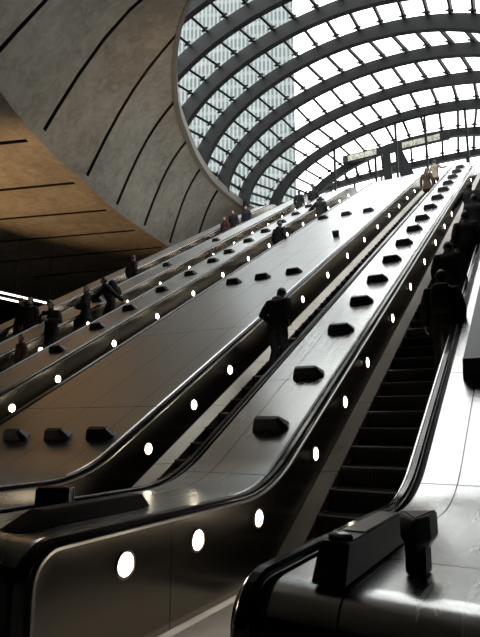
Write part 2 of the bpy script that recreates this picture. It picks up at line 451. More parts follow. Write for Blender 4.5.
# glazed front under the transom: mullions and glass
for x in (-15.2, -13.0, -11.25, -9.3, -7.4, -5.6, -3.75, -1.9, 0.1, 1.9):
    ph = math.acos(max(-1, min(1, (XC - x) / 8.6))); top = ribpt(99, ph).z
    mb = MB(); mb.box((x, YL, (ZU + top) / 2), (.11, .2, top - ZU)); par(mb.build('mullion', M['rib']))
mb = MB(); mb.box((XC, YL, ZU + 1.7), (17.2, .02, 3.3)); par(mb.build('glass_pane', M['glass']))
mb = MB(); mb.box((XC, YL, ZU + 2.25), (17.2, .16, .16)); par(mb.build('door_header', M['rib']))
# tall struts from the transom up to the ribs
for x, i in ((-11.15, 8), (-9.1, 9), (-7.2, 8), (-5.45, 8), (-3.2, 8), (-.6, 8)):
    y, a, b = RIBS[i]
    z1 = Z0 + b * math.sqrt(max(0, 1 - ((x - XCS[i]) / a) ** 2)) - .2
    mb = MB(); mb.box((x, y, (ZU + z1) / 2), (.13, .13, z1 - ZU)); par(mb.build('strut', M['rib']))

# tower behind the glass
tw = empty('office_tower', (-55.8, 128.4, 0), R(23.5)); tag(tw, 'tall pale striped office tower seen through the left of the glass canopy', 'building')
mb = MB(); mb.box((-28.5, 8, 85), (57, 16, 170)); mb.build('facade', M['tower'], tw)
mb = MB(); mb.box((-28.5, 8, 172), (50, 10, 4)); mb.build('roof', M['darkfloor'], tw)

# ------------------------------------------------------------------ escalators
STEP = .4; RISE = STEP * T30; O_STEP = .73
def nose_z(y): return slope_z(y, O_STEP)
Y0S = YB + .0734   # nose line crosses the floor here
def step_mesh(w):
    mb = MB(); c = w / 2
    mb.box((0, STEP / 2, -.02), (w, STEP, .04))
    # curved riser with ribs
    rows = []
    for i in range(5):
        t = i / 4; rows.append([(-c, .012 + .03 * math.sin(t * math.pi / 2), -t * (RISE + .05)), (c, .012 + .03 * math.sin(t * math.pi / 2), -t * (RISE + .05))])
    mb.sweep(rows)
    nrib = 24
    for i in range(nrib):
        x = -c + (i + .5) * w / nrib
        mb.box((x, STEP / 2 + .01, .006), (w / nrib * .45, STEP - .05, .012)); mb.box((x, .014, -RISE / 2), (w / nrib * .45, .016, RISE - .02))
    mb.box((0, .012, .004), (w, .024, .016), 1)
    for s_ in (-1, 1): mb.box((s_ * (c - .012), STEP / 2, .006), (.024, STEP, .014), 1)
    return mb.mesh('step', [M['step'], M['stepedge']])
SM = step_mesh(.98)
def lens_mesh():
    b = MB(); rows = []
    for i in range(5):
        a = i / 4 * math.pi / 2
        r = .074 * math.cos(a) + .001; rows.append([(.006 + .018 * math.sin(a), r * math.cos(q * math.pi / 12), r * math.sin(q * math.pi / 12)) for q in range(24)])
    b.sweep(rows, closed=True, cap=True)
    return b.mesh('lens', M['lens'], smooth=60)
def bezel_mesh():
    b = MB(); rows = []
    for r, x in ((.094, 0), (.094, .010), (.086, .014), (.075, .010), (.075, .0)):
        rows.append([(x, r * math.cos(q * math.pi / 12), r * math.sin(q * math.pi / 12)) for q in range(24)])
    b.sweep(rows, closed=True)
    return b.mesh('lamp', M['bezel'], smooth=40)
LENS = lens_mesh(); BEZ = bezel_mesh()
LAMP_Y = [6.47, 7.59, 8.72, 10.44, 12.12, 13.86, 15.59, 17.38, 19.1, 20.85, 22.6, 24.3, 26.0, 27.8, 29.4]
LAMP_FLAT = [(3.00, .55), (3.85, .556), (4.88, .574)]

def escalator(xl, xr, label):
    root = empty('escalator', ((xl + xr) / 2, YF, 0))
    tag(root, label, 'escalator', 'escalators side by side in the bank')
    def P(o): return par(o, root)
    for s_, x in ((1, xl), (-1, xr)):
        # handrail: rounded black profile, wraps the front end
        mb = MB()
        sec = [(-.045, .018), (-.04, -.004), (-.022, -.02), (.022, -.02), (.04, -.004), (.045, .018), (.03, .032), (-.03, .032)]
        strip(mb, [(x + a, o) for a, o in sec], closed=True, cap=True, zend=.22)
        P(mb.build('handrail', M['rubber'], None, smooth=40))
        mb = MB(); strip(mb, [(x - s_ * .080, .085), (x + s_ * .01, .06)], zend=.02)
        P(mb.build('gap_shade_strip', M['black'], None, smooth=40))  # black strip stands in for the shade in the gap between handrail and deck
        # bright trim under the handrail
        mb = MB(); strip(mb, [(x + s_ * .012, .034), (x + s_ * .072, .034), (x + s_ * .074, .050), (x + s_ * .012, .054)], closed=True, cap=True, zend=.02)
        P(mb.build('handrail_trim', M['trim'], None, smooth=30))
        # inner panel
        mb = MB(); px = x + s_ * .05
        top = prof(.045, True); bot = []
        u = arc_len(top)
        for (y, z) in top:
            zl = slope_z(y, .63 + .02)
            zb = max(0.002, min(zl, z - .02)); zb = min(zb, ZU + .0) if y > YT else zb
            bot.append((y, zb))
        rows = [[(px, a[0], a[1]), (px, c[0], c[1])] for a, c in zip(top, bot)]
        uv = [[(a[0], .0), (a[0], a[1] - c[1])] for a, c in zip(top, bot)]
        for j in range(1):
            mb.sweep(rows, uv=uv)
        pan = P(mb.build('balustrade_panel', M['panel']))
        # skirt
        mb = MB()
        ya = YB + (0 - (ZB - .63 / C30)) / T30; yb_ = YB + (0 - (ZB - .74 / C30)) / T30
        ztop = ZU
        yc = ya + (ztop) / T30; yd = yb_ + ztop / T30
        pts = [(px + s_ * .004, ya - .02, .004), (px + s_ * .15, yb_, .004), (px + s_ * .15, yd, ztop), (px + s_ * .004, yc, ztop)]
        n_ = 24; rows = []; uvs = []
        for i in range(n_ + 1):
            t = i / n_
            a = Vector(pts[0]).lerp(Vector(pts[3]), t); c = Vector(pts[1]).lerp(Vector(pts[2]), t)
            rows.append([a, c, c + Vector((0, 0, -.14))]); uvs.append([(t * 29, 0), (t * 29, .2), (t * 29, .34)])
        mb.sweep(rows, uv=uvs); P(mb.build('skirt', M['skirt']))
        lam = LAMP_FLAT + [(y - .13, slope_z(y - .13, .355)) for y in LAMP_Y]
        for i, (y, z) in enumerate(lam):
            if s_ < 0: y += .42; z = slope_z(y, .36) if y > 5.2 else .56
            if y > 30: continue
            b = link_mesh('lamp', BEZ, root, (px - root.location.x, y - YF, z), (0, 0, 0 if s_ > 0 else math.pi))
            link_mesh('lens', LENS, b)
    # landing plates and comb
    mb = MB(); mb.box(((xl + xr) / 2, 3.45, .006), (xr - xl - .3, 2.5, .012)); mb.box(((xl + xr) / 2, 4.74, .014), (.98, .10, .02))
    P(mb.build('landing_plate', M['landing']))
    n0 = -2
    for i in range(n0, 64):
        y = Y0S + i * STEP; z = max(.012, nose_z(y)) if i > 0 else .012
        if z > ZU: break
        if i <= 0: z = .012
        link_mesh('step', SM, root, (0, y - YF, z))
    return root

E1 = (-2.63, -1.25); E2 = (-5.157, -3.81); E3 = (-9.53, -8.21); E4 = (-12.16, -10.82); E5 = (-14.80, -13.45)
escalator(*E1, 'rightmost escalator, its dark ribbed steps in full view at the front')
escalator(*E2, 'escalator carrying the lone man in a dark jacket, right of the wide deck')
escalator(*E3, 'escalator directly left of the wide steel deck, two riders near its upper half')
escalator(*E4, 'second escalator from the left, carrying the rider who reaches forward')
escalator(*E5, 'leftmost escalator, beside the dark hall')

def deck(name, xa, xb, mat, label, inset=.085, endmat=None):
    """steel cover between two handrails, with turned-down edges and front end"""
    mb = MB()
    strip(mb, [(xa + inset, .09), (xa + inset, .02), (xa + inset + .02, .004), (xb - inset - .02, .004), (xb - inset, .02), (xb - inset, .09)], zend=.001)
    for q, f in enumerate(mb.f):
        cz = sum(mb.v[i][2] for i in f) / 4; cy = sum(mb.v[i][1] for i in f) / 4
        if cy < YF + NOSE and cz < ZB - .13: mb.m[q] = 1
    o = mb.build(name, [mat, M['shield']], None, smooth=35)
    return tag(o, label, 'deck', 'steel decks between the escalators')
deck('steel_deck', E2[1], E1[0], M['deck'], 'narrow steel deck lined with a long row of black blocks')
deck('steel_deck', E3[1], E2[0], M['wide'], 'widest steel deck, in the middle of the bank, with rows of three blocks')
deck('steel_deck', E4[1], E3[0], M['deck_left'], 'narrow steel deck with black blocks immediately left of the middle escalator')
deck('steel_deck', E5[1], E4[0], M['deck_left'], 'narrow steel deck between the two leftmost escalators')
deck('steel_deck', -15.95, E5[0], M['deck_left'], 'outermost steel deck along the dark hall on the left')
deck('steel_deck', E1[1], .55, M['deck'], 'steel deck at bottom right, nearest the viewer')
# dark cheek closing the outer sides
mb = MB(); strip(mb, [(-15.93, .03), (-15.93, .12)], zend=.001)
for y in range(3, 34):
    pass
pr = prof(.06, True)
mb = MB(); mb.sweep([[(-15.9, y, z), (-15.9, y, 0.0)] for y, z in pr]); mb.sweep([[(.5, y, z), (.5, y, 0.0)] for y, z in pr])
structure(mb.build('trim_3', M['darkwall']), 'dark cladding closing the outer sides of the escalator bank')

# ------------------------------------------------------------------ blocks on the decks
def block_mesh(w=.47, h=.15, dpt=.19):
    """black stop block: low hipped wedge, wider at its foot; local z = off the deck, y = up the slope"""
    mb = MB()
    base = [(-w / 2 + .02, -dpt / 2), (w / 2 - .05, -dpt / 2), (w / 2, -.02), (w / 2 - .03, dpt / 2), (-w / 2 + .02, dpt / 2), (-w / 2, 0)]
    top = [(-w / 2 + .06, -.055), (w / 2 - .13, -.055), (w / 2 - .10, -.02), (w / 2 - .115, .03), (-w / 2 + .06, .03), (-w / 2 + .05, 0)]
    mb.sweep([[(x, y, 0) for x, y in base], [(x, y, .03) for x, y in base], [(x, y, h) for x, y in top]], closed=True, cap=True)
    return mb.mesh('deck_block', M['black'], bevel=.005)
BLK = block_mesh()
BLKS = block_mesh(.42, .14, .17)
def block(x, y, label, group, me=BLK, rz=0.):
    b = bpy.data.objects.new('deck_block', me); COL.objects.link(b)
    nrm = Vector((0, -S30, C30))
    y += .06; x += .05 if x > -4 else -.01
    b.location = Vector((x, y, slope_z(y))) + nrm * -.004
    b.rotation_euler = (R(30), 0, 0)
    if rz: b.rotation_euler = (Matrix.Rotation(R(30), 3, 'X') @ Matrix.Rotation(rz, 3, 'Z')).to_euler()
    tag(b, label, 'block', group); return b
ORD = ['lowest', 'second', 'third', 'fourth', 'fifth', 'sixth', 'seventh', 'eighth', 'ninth', 'tenth', 'eleventh', 'twelfth', 'thirteenth', 'fourteenth', 'fifteenth', 'topmost']
AY = [6.1, 7.35, 8.83, 10.1, 11.33, 12.72, 14.15, 15.6, 16.95, 18.53, 20.2, 21.8, 23.3, 24.95, 26.55, 28.0]
for i, y in enumerate(AY):
    lab = ('black pointed block lowest in the row on the narrow deck beside the rightmost escalator' if i == 0 else
           'black pointed block %s%s the row on the deck beside the rightmost escalator' % (ORD[i], ' of' if i == 15 else ' up in'))
    block(-3.12 - .012 * i, y, lab, 'black blocks on the narrow right deck')
for r_, (row, what) in enumerate(zip(([(-7.26, 5.80), (-6.40, 5.83), (-5.60, 5.87)], [(-7.45, 12.72), (-6.60, 12.80), (-5.72, 12.88)], [(-7.75, 20.5), (-6.70, 20.35), (-5.76, 20.2)]), ('lowest', 'middle', 'top'))):
    for c_, (x, y) in enumerate(row):
        block(x, y, 'black block on the wide deck, %s of the three in the %s row' % (('leftmost', 'middle one', 'rightmost')[c_], what), 'black blocks in rows on the wide deck')
CY = [9.06, 10.32, 11.53, 12.98, 14.44, 15.81, 16.9, 18.4, 19.9, 21.5, 23.1, 24.8, 26.4]
for i, y in enumerate(CY):
    block(-10.1, y, 'black block %s on the deck along the left side of the middle escalator' % (ORD[i] if i == 0 else ORD[i] + ' up') if i < 12 else 'black block farthest up the deck along the left side of the middle escalator', 'black blocks on the middle escalator deck', BLK)
for y, w_ in ((12.85, 'lowest'), (16.47, 'middle'), (19.99, 'upper')):
    block(-12.62, y, 'dark block on the deck between the two leftmost escalators, %s of its three' % w_, 'black blocks on the far left deck', BLKS)
# lone small block in the middle of the wide deck
mb = MB(); mb.sweep([[(-.09, -.07, 0), (.09, -.07, 0), (.09, .07, 0), (-.09, .07, 0)], [(-.11, -.085, .22), (.11, -.085, .22), (.11, .085, .22), (-.11, .085, .22)]], closed=True, cap=True)
b = mb.build('deck_post', M['black'], None, bevel=.01); b.location = (-5.83, 16.6, slope_z(16.6) - .012); b.rotation_euler = (R(30), 0, R(8))
tag(b, 'small dark stub standing alone on the wide deck above its middle row of blocks', 'post')

# long black bar up the bottom right deck
mb = MB(); a = 7.2; e = 27.0; prof_ = [(-.10, 0), (.16, 0), (.15, .26), (-.07, .26)]
d30 = Vector((0, C30, S30)); n30 = Vector((0, -S30, C30))
def dk(x, s_, h): return Vector((x, a, slope_z(a))) + d30 * s_ + n30 * h
rr = empty('fixed_black_rail', (-.88, a, slope_z(a))); tag(rr, 'long black boxed rail running up the deck at the right edge', 'rail')
mb.sweep([[dk(-.88 + x, s_, h) for x, h in prof_] for s_ in (0, 22.)], closed=True, cap=True); par(mb.build('rail_body', M['blackbox']), rr)
mb = MB(); mb.sweep([[dk(-.88 + x * 1.03, s_, h * 1.03) for x, h in prof_] for s_ in (-.05, .0)], closed=True, cap=True); par(mb.build('end_cap', M['black'], None, bevel=.005), rr)

# ------------------------------------------------------------------ boxes on the flat ends of two decks
M['lid'] = plain('lid_metal', (.10, .10, .10), .3, .8); M['knob'] = plain('knob_metal', (.22, .22, .21), .22, 1); M['frame'] = plain('frame_brown', (.16, .09, .07), .35, .4)
def control_box(x, y0, L, w0, w1, h, front, label, lean=0., lid=True):
    root = empty('control_box', (x, y0, ZB)); tag(root, label, 'box', 'long black boxes on the deck ends')
    mb = MB()
    mb.sweep([[(-w0, 0, 0), (w0, 0, 0), (w0, L, 0), (-w0, L, 0)], [(-w1 + lean, front, h), (w1 + lean, front, h), (w1 + lean, L - .10, h), (-w1 + lean, L - .10, h)]], closed=True, cap=True)
    mb.build('housing', M['blackbox'], root, bevel=.007)
    if lid:
        mb = MB(); mb.box((lean, .24 + (L - .36) / 2, h + .003), (w1 * 1.7, L - .42, .006)); mb.build('lid', M['lid'], root, bevel=.002)
        mb = MB(); rows = []
        for r, z in ((.055, 0), (.055, .010), (.050, .020), (.036, .028), (.012, .031)):
            rows.append([(lean + r * math.cos(q * math.pi / 14), front + .075 + r * math.sin(q * math.pi / 14), h + z) for q in range(28)])
        mb.sweep(rows, closed=True, cap=True); mb.build('dome_knob', M['knob'], root, smooth=50)
    return root
control_box(-.905, 2.32, 1.04, .075, .064, .175, .02, 'long black sloped box with a round domed knob at bottom right', lean=.03)
control_box(-3.05, 2.44, 1.28, .10, .07, .11, .20, 'long low black box with a sloped front at bottom left', lean=.02, lid=False)

root = empty('emergency_stop_box', (-.62, 2.72, ZB)); tag(root, 'black three-sided post with a dark red top on the bottom right deck', 'box', 'red-topped stop boxes')
tri = [(-.085, .05), (.03, -.17), (.065, .16)]
mb = MB(); mb.sweep([[(-.045, -.06, 0), (.045, -.06, 0), (.045, .08, 0), (-.045, .08, 0)], [(-.045, -.06, .15), (.045, -.06, .15), (.045, .08, .15), (-.045, .08, .15)]], closed=True, cap=True); mb.build('stem', M['blackbox'], root, bevel=.008)
mb = MB(); hx = [(-.085, .05), (-.07, -.01), (.03, -.17), (.065, -.02), (.065, .16), (-.01, .12)]
mb.sweep([[(p * .6, q * .45, .10) for p, q in hx], [(p * 1.03, q * .95, .15) for p, q in hx], [(p, q, .255) for p, q in hx]], closed=True, cap=True); mb.build('hood', M['blackbox'], root, bevel=.005)
mb = MB(); mb.prism([(p * .80 + .003, q * .80, .252) for p, q in tri], (0, 0, .008)); mb.build('red_plate', M['redplate'], root)
# the one on the left lies broadside: a hooded box with a framed square end
root = empty('emergency_stop_box', (-3.47, 3.18, ZB), R(31)); tag(root, 'small dark hooded box with reddish top and framed end at bottom left', 'box', 'red-topped stop boxes')
mb = MB(); mb.sweep([[(-.13, -.07, .02), (.12, -.07, .02), (.12, .07, .02), (-.13, .07, .02)], [(-.12, -.085, .17), (.13, -.085, .17), (.13, .085, .17), (-.12, .085, .17)]], closed=True, cap=True); mb.build('hood', M['blackbox'], root, bevel=.006)
mb = MB(); mb.box((0, 0, .012), (.2, .1, .024)); mb.build('stem', M['blackbox'], root)
mb = MB(); mb.box((.0, 0, .174), (.23, .13, .008)); mb.build('red_plate', M['redplate'], root)
mb = MB()
for y, z, dy, dz in ((0, .165, .15, .012), (0, .03, .13, .012), (-.07, .097, .012, .13), (.07, .097, .012, .13)): mb.box((.128, y, z), (.012, dy, dz))
mb.build('end_frame', M['frame'], root)

# ------------------------------------------------------------------ sign gantry at the top
YS = 33.6
g = empty('sign_gantry', (-7.9, YS, ZU)); tag(g, 'dark double-armed direction sign on splayed legs at the top landing', 'sign')
mb = MB(); mb.box((-7.95, YS, 18.78), (2.1, .22, .50)); mb.box((-8.0, YS, 19.06), (.5, .2, .2)); par(mb.build('beam', M['signbox'], None, bevel=.02), g)
for xa, xb, zc in ((-11.15, -8.75, 18.80), (-7.25, -4.35, 18.80)):
    mb = MB(); mb.box(((xa + xb) / 2, YS, zc), (xb - xa, .20, .56)); bx = par(mb.build('sign_box', M['signbox'], None, bevel=.02), g)
    x0, x1 = (xa + .38, xb - .1) if xa < -10 else (xa + .05, xb - .55)
    mb = MB(); mb.box(((x0 + x1) / 2, YS - .105, zc), (x1 - x0, .02, .38)); f = mb.build('sign_face', M['signface_marked'], bx)
for poly in ([(-8.45, 18.6), (-8.0, 18.6), (-7.85, 14.5), (-8.45, 14.5)], [(-7.62, 18.6), (-7.25, 18.6), (-5.7, 14.5), (-7.2, 14.5)]):
    mb = MB(); mb.prism([(x, YS - .12, z) for x, z in poly], (0, .24, 0)); par(mb.build('leg', M['signbox'], None, bevel=.02), g)
for c_, d_ in (((-7.8, YS, 17.7), (.8, .2, .25)), ((-7.7, YS, 16.6), (1., .2, .2))):
    mb = MB(); mb.box(c_, d_); par(mb.build('cross_brace', M['signbox']), g)

# light fittings hanging in the dark hall at far left
for z, xs_, yy, w_ in ((7.92, -24.0, (15.0, 21.3), 'upper'), (7.79, -24.6, (15.3, 19.6), 'lower')):
    f = empty('strip_light', (xs_, yy[0], z)); tag(f, '%s of the two long lit strip lights in the dark hall at far left' % w_, 'light', 'strip lights in the dark hall')
    mb = MB(); mb.box((0, (yy[1] - yy[0]) / 2, 0), (.16, yy[1] - yy[0], .05)); mb.build('tube', M['tube'], f)
    mb = MB(); mb.box((0, (yy[1] - yy[0]) / 2, .06), (.22, yy[1] - yy[0] + .1, .06)); mb.build('housing', M['black'], f)
    for q in (.5, yy[1] - yy[0] - .5):
        mb = MB(); mb.box((0, q, (ZC - z) / 2), (.02, .02, ZC - z)); mb.build('hanger', M['black'], f)
# ------------------------------------------------------------------ people
DG = None
def skin_mat(): return plain('skin', (.42, .26, .19), .55)
M['skin'] = skin_mat()
HAIRS = {'black': plain('hair_black', (.010, .009, .008), .5), 'brown': plain('hair_brown', (.055, .030, .016), .5), 'dark': plain('hair_dark_brown', (.022, .014, .010), .5), 'grey': plain('hair_grey', (.10, .10, .10), .5)}
CL = {}
def cloth(c):
    if c not in CL: CL[c] = plain('cloth', c, .8, 0, .25, bump=.3, bscale=60, var=.25, vscale=9)
    return CL[c]
def seg_dist(p, a, b):
    ab = b - a; t = max(0, min(1, (p - a).dot(ab) / max(1e-9, ab.length_squared))); return (p - (a + ab * t)).length, t

def person(label, loc, h=1.74, face=0., lean=0., head=(0, 0), arms=None, feet=None, top=(.02, .02, .022), legs=(.02, .022, .028), shoes=(.01, .01, .01), hair='black', long_hair=False, hem=.86, skirt=False, collar=None, vox=.017, group=None, bulk=1.0, fem=False):
    """local frame: faces +y, origin between the feet"""
    k_ = h / 1.74; LN = R(lean)
    def sp(x, y, z):     # spine point leaned forward about the hips
        q = Vector((x, y, z - .93)); q = Matrix.Rotation(-LN, 3, 'X') @ q; return q + Vector((0, 0, .93))
    J = {}
    J['pelvis'] = Vector((0, 0, .95)); J['waist'] = sp(0, 0, 1.08); J['chest'] = sp(0, .01, 1.28); J['nb'] = sp(0, -.005, 1.455); 
    J['neck'] = sp(0, .01, 1.50)
    hr = Matrix.Rotation(-LN * .5 - R(head[0]), 3, 'X'); hz = Matrix.Rotation(R(head[1]), 3, 'Z')
    HB = J['neck']
    def hp(x, y, z): return HB + hz @ (hr @ Vector((x, y, z)))
    J['head'] = hp(0, .02, .125)
    sw = .175 if fem else .195
    arms = arms or {}
    feet = feet or ((-.10, 0, 0), (.10, 0, 0))
    mb = MB()
    tor = [(J['pelvis'] + Vector((0, 0, -.12)), (.13, .10)), (J['pelvis'], (.168 * bulk, .118)), (J['waist'], (.145 * bulk, .108)), (sp(0, .01, 1.2), (.16 * bulk, .115)), (J['chest'], (.185 * bulk, .122)), (sp(0, 0, 1.37), (.185 * bulk, .105)), (sp(0, 0, 1.43), (.12, .08)), (J['nb'], (.07, .065)), (J['neck'], (.056, .058)), (hp(0, .01, .07), (.055, .06))]
    mb.tube([p for p, r in tor], [r for p, r in tor], seg=16)
    # head
    mb.ball(hp(0, .012, .145), (.074, .093, .108), rot=hz @ hr)
    mb.ball(hp(0, .035, .085), (.056, .062, .062), rot=hz @ hr)          # jaw
    mb.tube([hp(0, .098, .150), hp(0, .115, .118), hp(0, .100, .108)], [.010, .016, .010], 8)   # nose
    for s in (-1, 1):
        mb.ball(hp(s * .076, .0, .13), (.014, .024, .034), 8, 6, rot=hz @ hr)   # ear
        mb.ball(hp(s * .03, .092, .150), (.016, .012, .010), 8, 6)       # eye
    mb.ball(hp(0, .094, .078), (.026, .012, .010), 8, 6)                 # mouth
    bones = [('torso', J['pelvis'], J['waist'], .14), ('torso', J['waist'], J['chest'], .14), ('torso', J['chest'], J['nb'], .12), ('neck', J['nb'], hp(0, .01, .05), .058), ('head', hp(0, .02, .08), hp(0, .012, .17), .085)]
    fing = []
    for s, key in ((-1, 'l'), (1, 'r')):
        sh = sp(s * sw, -.005, 1.395)
        el, wr = arms.get(key, ((s * .262, -.04, 1.13), (s * .275, .04, .89)))
        el = Vector(el); wr = Vector(wr)
        mb.tube([sp(s * .09, 0, 1.40), sh, sh.lerp(el, .5), el, el.lerp(wr, .4), wr], [.065, .064 * bulk, .060 * bulk, .054 * bulk, .050 * bulk, .034], 12)
        bones += [('arm', sh, el, .05), ('arm', el, wr, .036)]
        f = (wr - el).normalized(); palm = wr + f * .085
        side = Vector((s, 0, 0)) - f * f.x * s
        if side.length < .2: side = Vector((0, 1, 0)) - f * f.y
        side.normalize()      # across the hand thickness
        acr = f.cross(side).normalized()
        mb.tube([wr - f * .02, wr + f * .03, palm], [(.028, .020), (.036, .017), (.038, .014)], 10, xaxis=tuple(acr))
        bones.append(('hand', wr + f * .015, palm + f * .06, .03))
        for q in range(4):
            o = acr * (-.028 + q * .0187); ln = (.060, .072, .076, .066)[q] if acr.y < 0 else (.066, .076, .072, .060)[q]
            a = palm + o - f * .02; b_ = palm + o * 1.06 + f * ln * .45 - side * .006; c = b_ + f * ln * .33 - side * .016; d_ = c + f * ln * .22 - side * .020
            fing.append(([a, b_, c, d_], [.0095, .009, .0082, .0065]))
        ty = acr if acr.y > 0 else -acr
        a = wr + f * .02 + ty * .02; b_ = a + f * .028 + ty * .026 - side * .006; c = b_ + f * .030 + ty * .006 - side * .010
        fing.append(([a, b_, c], [.012, .0105, .008]))
    for s, ft in ((-1, feet[0]), (1, feet[1])):
        ft = Vector(ft); hpj = Vector((s * .088, 0, .91)); an = ft + Vector((0, -.035, .085))
        L = .43; dv = an - hpj; dist = min(dv.length, 2 * L - .01); mid = (hpj + an) / 2
        fw = Vector((0, 1, 0)) - dv.normalized() * dv.normalized().y; fw.normalize()
        kn = mid + fw * math.sqrt(max(0, L * L - dist * dist / 4)) * .9
        mb.tube([hpj + Vector((0, 0, .03)), hpj.lerp(kn, .35), kn, kn.lerp(an, .35), an], [.088 * bulk, .084 * bulk, .062 * bulk, .062 * bulk, .046 * bulk], 12)
        mb.tube([ft + Vector((0, -.085, .045)), ft + Vector((0, -.02, .055)), ft + Vector((0, .08, .04)), ft + Vector((0, .165, .028))], [(.034, .042), (.040, .052), (.044, .036), (.034, .024)], 10)
        bones += [('leg', hpj, kn, .07), ('leg', kn, an, .046), ('foot', ft + Vector((0, -.07, .035)), ft + Vector((0, .14, .025)), .04)]
    if skirt:
        zs = [.98, .85, (hem + .85) / 2, hem]
        mb.tube([Vector((0, 0, z)) for z in zs], [(.165, .12), (.185, .14), (.20, .155), (.215, .175)], 16)
    me = mb.mesh('tmp', M['skin'])
    ob = bpy.data.objects.new('tmp', me); COL.objects.link(ob)
    rm = ob.modifiers.new('r', 'REMESH'); rm.mode = 'VOXEL'; rm.voxel_size = vox
    sm = ob.modifiers.new('s', 'SMOOTH'); sm.factor = .5; sm.iterations = 4
    dg = bpy.context.evaluated_depsgraph_get(); me2 = bpy.data.meshes.new_from_object(ob.evaluated_get(dg))
    bpy.data.objects.remove(ob)
    V = [v.co.copy() for v in me2.vertices]; Nn = [v.normal.copy() for v in me2.vertices]; F = [tuple(p.vertices) for p in me2.polygons]
    zone = []
    for v in V:
        best = min(bones, key=lambda b: seg_dist(v, b[1], b[2])[0] - b[3]); z = best[0]
        loc_h = (hr.inverted() @ (hz.inverted() @ (v - HB)))
        if z == 'torso' or z == 'leg':
            z = 'top' if v.z > hem else ('leg' if not (skirt and v.z > hem - .01) else 'top')
        elif z == 'arm': z = 'top'
        elif z == 'neck': z = 'top' if loc_h.z < .0 else 'skin'
        elif z == 'head':
            z = 'hair' if (loc_h.z > .195 or (loc_h.y < .045 and loc_h.z > .155) or (loc_h.y < .0 and loc_h.z > .045)) else 'skin'
        zone.append(z)
    root = empty('person', loc, face); root.scale = (k_, k_, k_)
    bm_ = MB(); bm_.add(V, F)
    for pts, rr in fing: bm_.tube(pts, rr, 7)
    bm_.build('body', M['skin'], root, smooth=80)
    def shell(zs, name, mat, off, extra=None):
        idx = {}; b = MB(); faces = [f for f in F if sum(zone[i] in zs for i in f) >= 2]
        if not faces: return None
        for f in faces:
            for i in f:
                if i not in idx: idx[i] = len(b.v); b.v.append(tuple(V[i] + Nn[i] * off))
        ec = {}
        for f in faces:
            b.f.append(tuple(idx[i] for i in f)); b.m.append(0)
            for a, c in zip(f, f[1:] + f[:1]): ec[(a, c)] = 1
        inn = {}
        for (a, c) in list(ec):
            if (c, a) not in ec:
                for i in (a, c):
                    if i not in inn: inn[i] = len(b.v); b.v.append(tuple(V[i] - Nn[i] * .004))
                b.f.append((idx[c], idx[a], inn[a], inn[c])); b.m.append(0)
        if extra: extra(b)
        return b.build(name, mat, root, smooth=70)
    shell(('top',), 'coat' if hem < .8 else 'jacket', cloth(top), .016)
    shell(('leg',), 'trousers', cloth(legs), .008)
    shell(('foot',), 'shoes', cloth(shoes), .008)
    def lh(b):
        if long_hair: b.tube([hp(0, -.03, .19), hp(0, -.075, .10), sp(0, -.105, 1.42), sp(0, -.125, 1.28)], [(.06, .05), (.088, .05), (.095, .04), (.06, .02)], 12)
    shell(('hair',), 'hair', HAIRS[hair], .012, lh)
    if collar:
        b = MB(); rows = []
        for q in range(25):
            a = q / 24 * 2 * math.pi; c = sp(.085 * math.sin(a), -.085 * math.cos(a) + .0, 1.455 + .0 * math.cos(a)) 
            rr = .034 + .030 * max(0, math.cos(a)); rd = (c - J['nb']); rd.z = 0; rd.normalize()
            rows.append([c + rd * rr * math.cos(t * math.pi / 4) + Vector((0, 0, rr * .9 * math.sin(t * math.pi / 4))) for t in range(8)])
        b.sweep(rows, closed=True); b.build('hood', cloth(collar), root, smooth=70)
    tag(root, label, 'person', group)
    root['_sp'] = 0; del root['_sp']
    root_info = dict(root=root, sp=sp, hp=hp, k=k_)
    return root_info

def backpack(info, label, col=(.012, .012, .013), off=-.20, w=.32, hgt=.46, z0=1.02):
    """a bag worn on the back: stays a thing of its own"""
    sp = info['sp']; rt = info['root']
    root = empty('backpack', rt.location, rt.rotation_euler.z); root.scale = rt.scale
    b = MB(); rows = []
    for t, s_, dp in ((0, .80, .07), (.06, .96, .10), (.35, 1., .12), (.7, .97, .11), (.93, .80, .085), (1., .5, .05)):
        z = z0 + hgt * t; row = []
        for q in range(20):
            a = q / 20 * 2 * math.pi; cx = math.copysign(abs(math.cos(a)) ** .45, math.cos(a)); cy = math.copysign(abs(math.sin(a)) ** .6, math.sin(a))
            row.append(sp(cx * w / 2 * s_, off + cy * dp, z))
        rows.append(row)
    b.sweep(rows, closed=True, cap=True); b.build('bag', cloth(col), root, smooth=50)
    b = MB(); b.sweep([[sp(x, off - .115 + y, z) for x, y in ((-w * .36, .02), (w * .36, .02), (w * .34, -.035), (-w * .34, -.035))] for z in (z0 + .05, z0 + hgt * .5)], closed=True, cap=True); b.build('front_pocket', cloth(col), root)
    for s_ in (-1, 1):
        b = MB(); pts = [sp(s_ * .10, -.13, z0 + hgt * .92), sp(s_ * .115, -.06, 1.475), sp(s_ * .125, .05, 1.46), sp(s_ * .135, .152, 1.33), sp(s_ * .16, .12, 1.15), sp(s_ * .17, -.10, z0 + .1)]
        b.tube(pts, [(.026, .008)] * 6, 8, xaxis=(1, 0, 0)); b.build('strap', cloth((.02, .02, .02)), root, smooth=60)
    tag(root, label, 'backpack'); return root

def on_step(x, y):
    i = round((y - Y0S - .2) / STEP); yy = Y0S + i * STEP + .2
    return (x, yy, nose_z(Y0S + i * STEP) + .012)

UP = 0.; DOWN = math.pi
climb = ((-.10, .02, 0), (.10, .02, 0))
stepf = ((-.10, -.02, 0), (.10, STEP - .0, RISE))
rail_r = {'r': ((.36, .05, 1.16), (.56, .28, 1.02))}
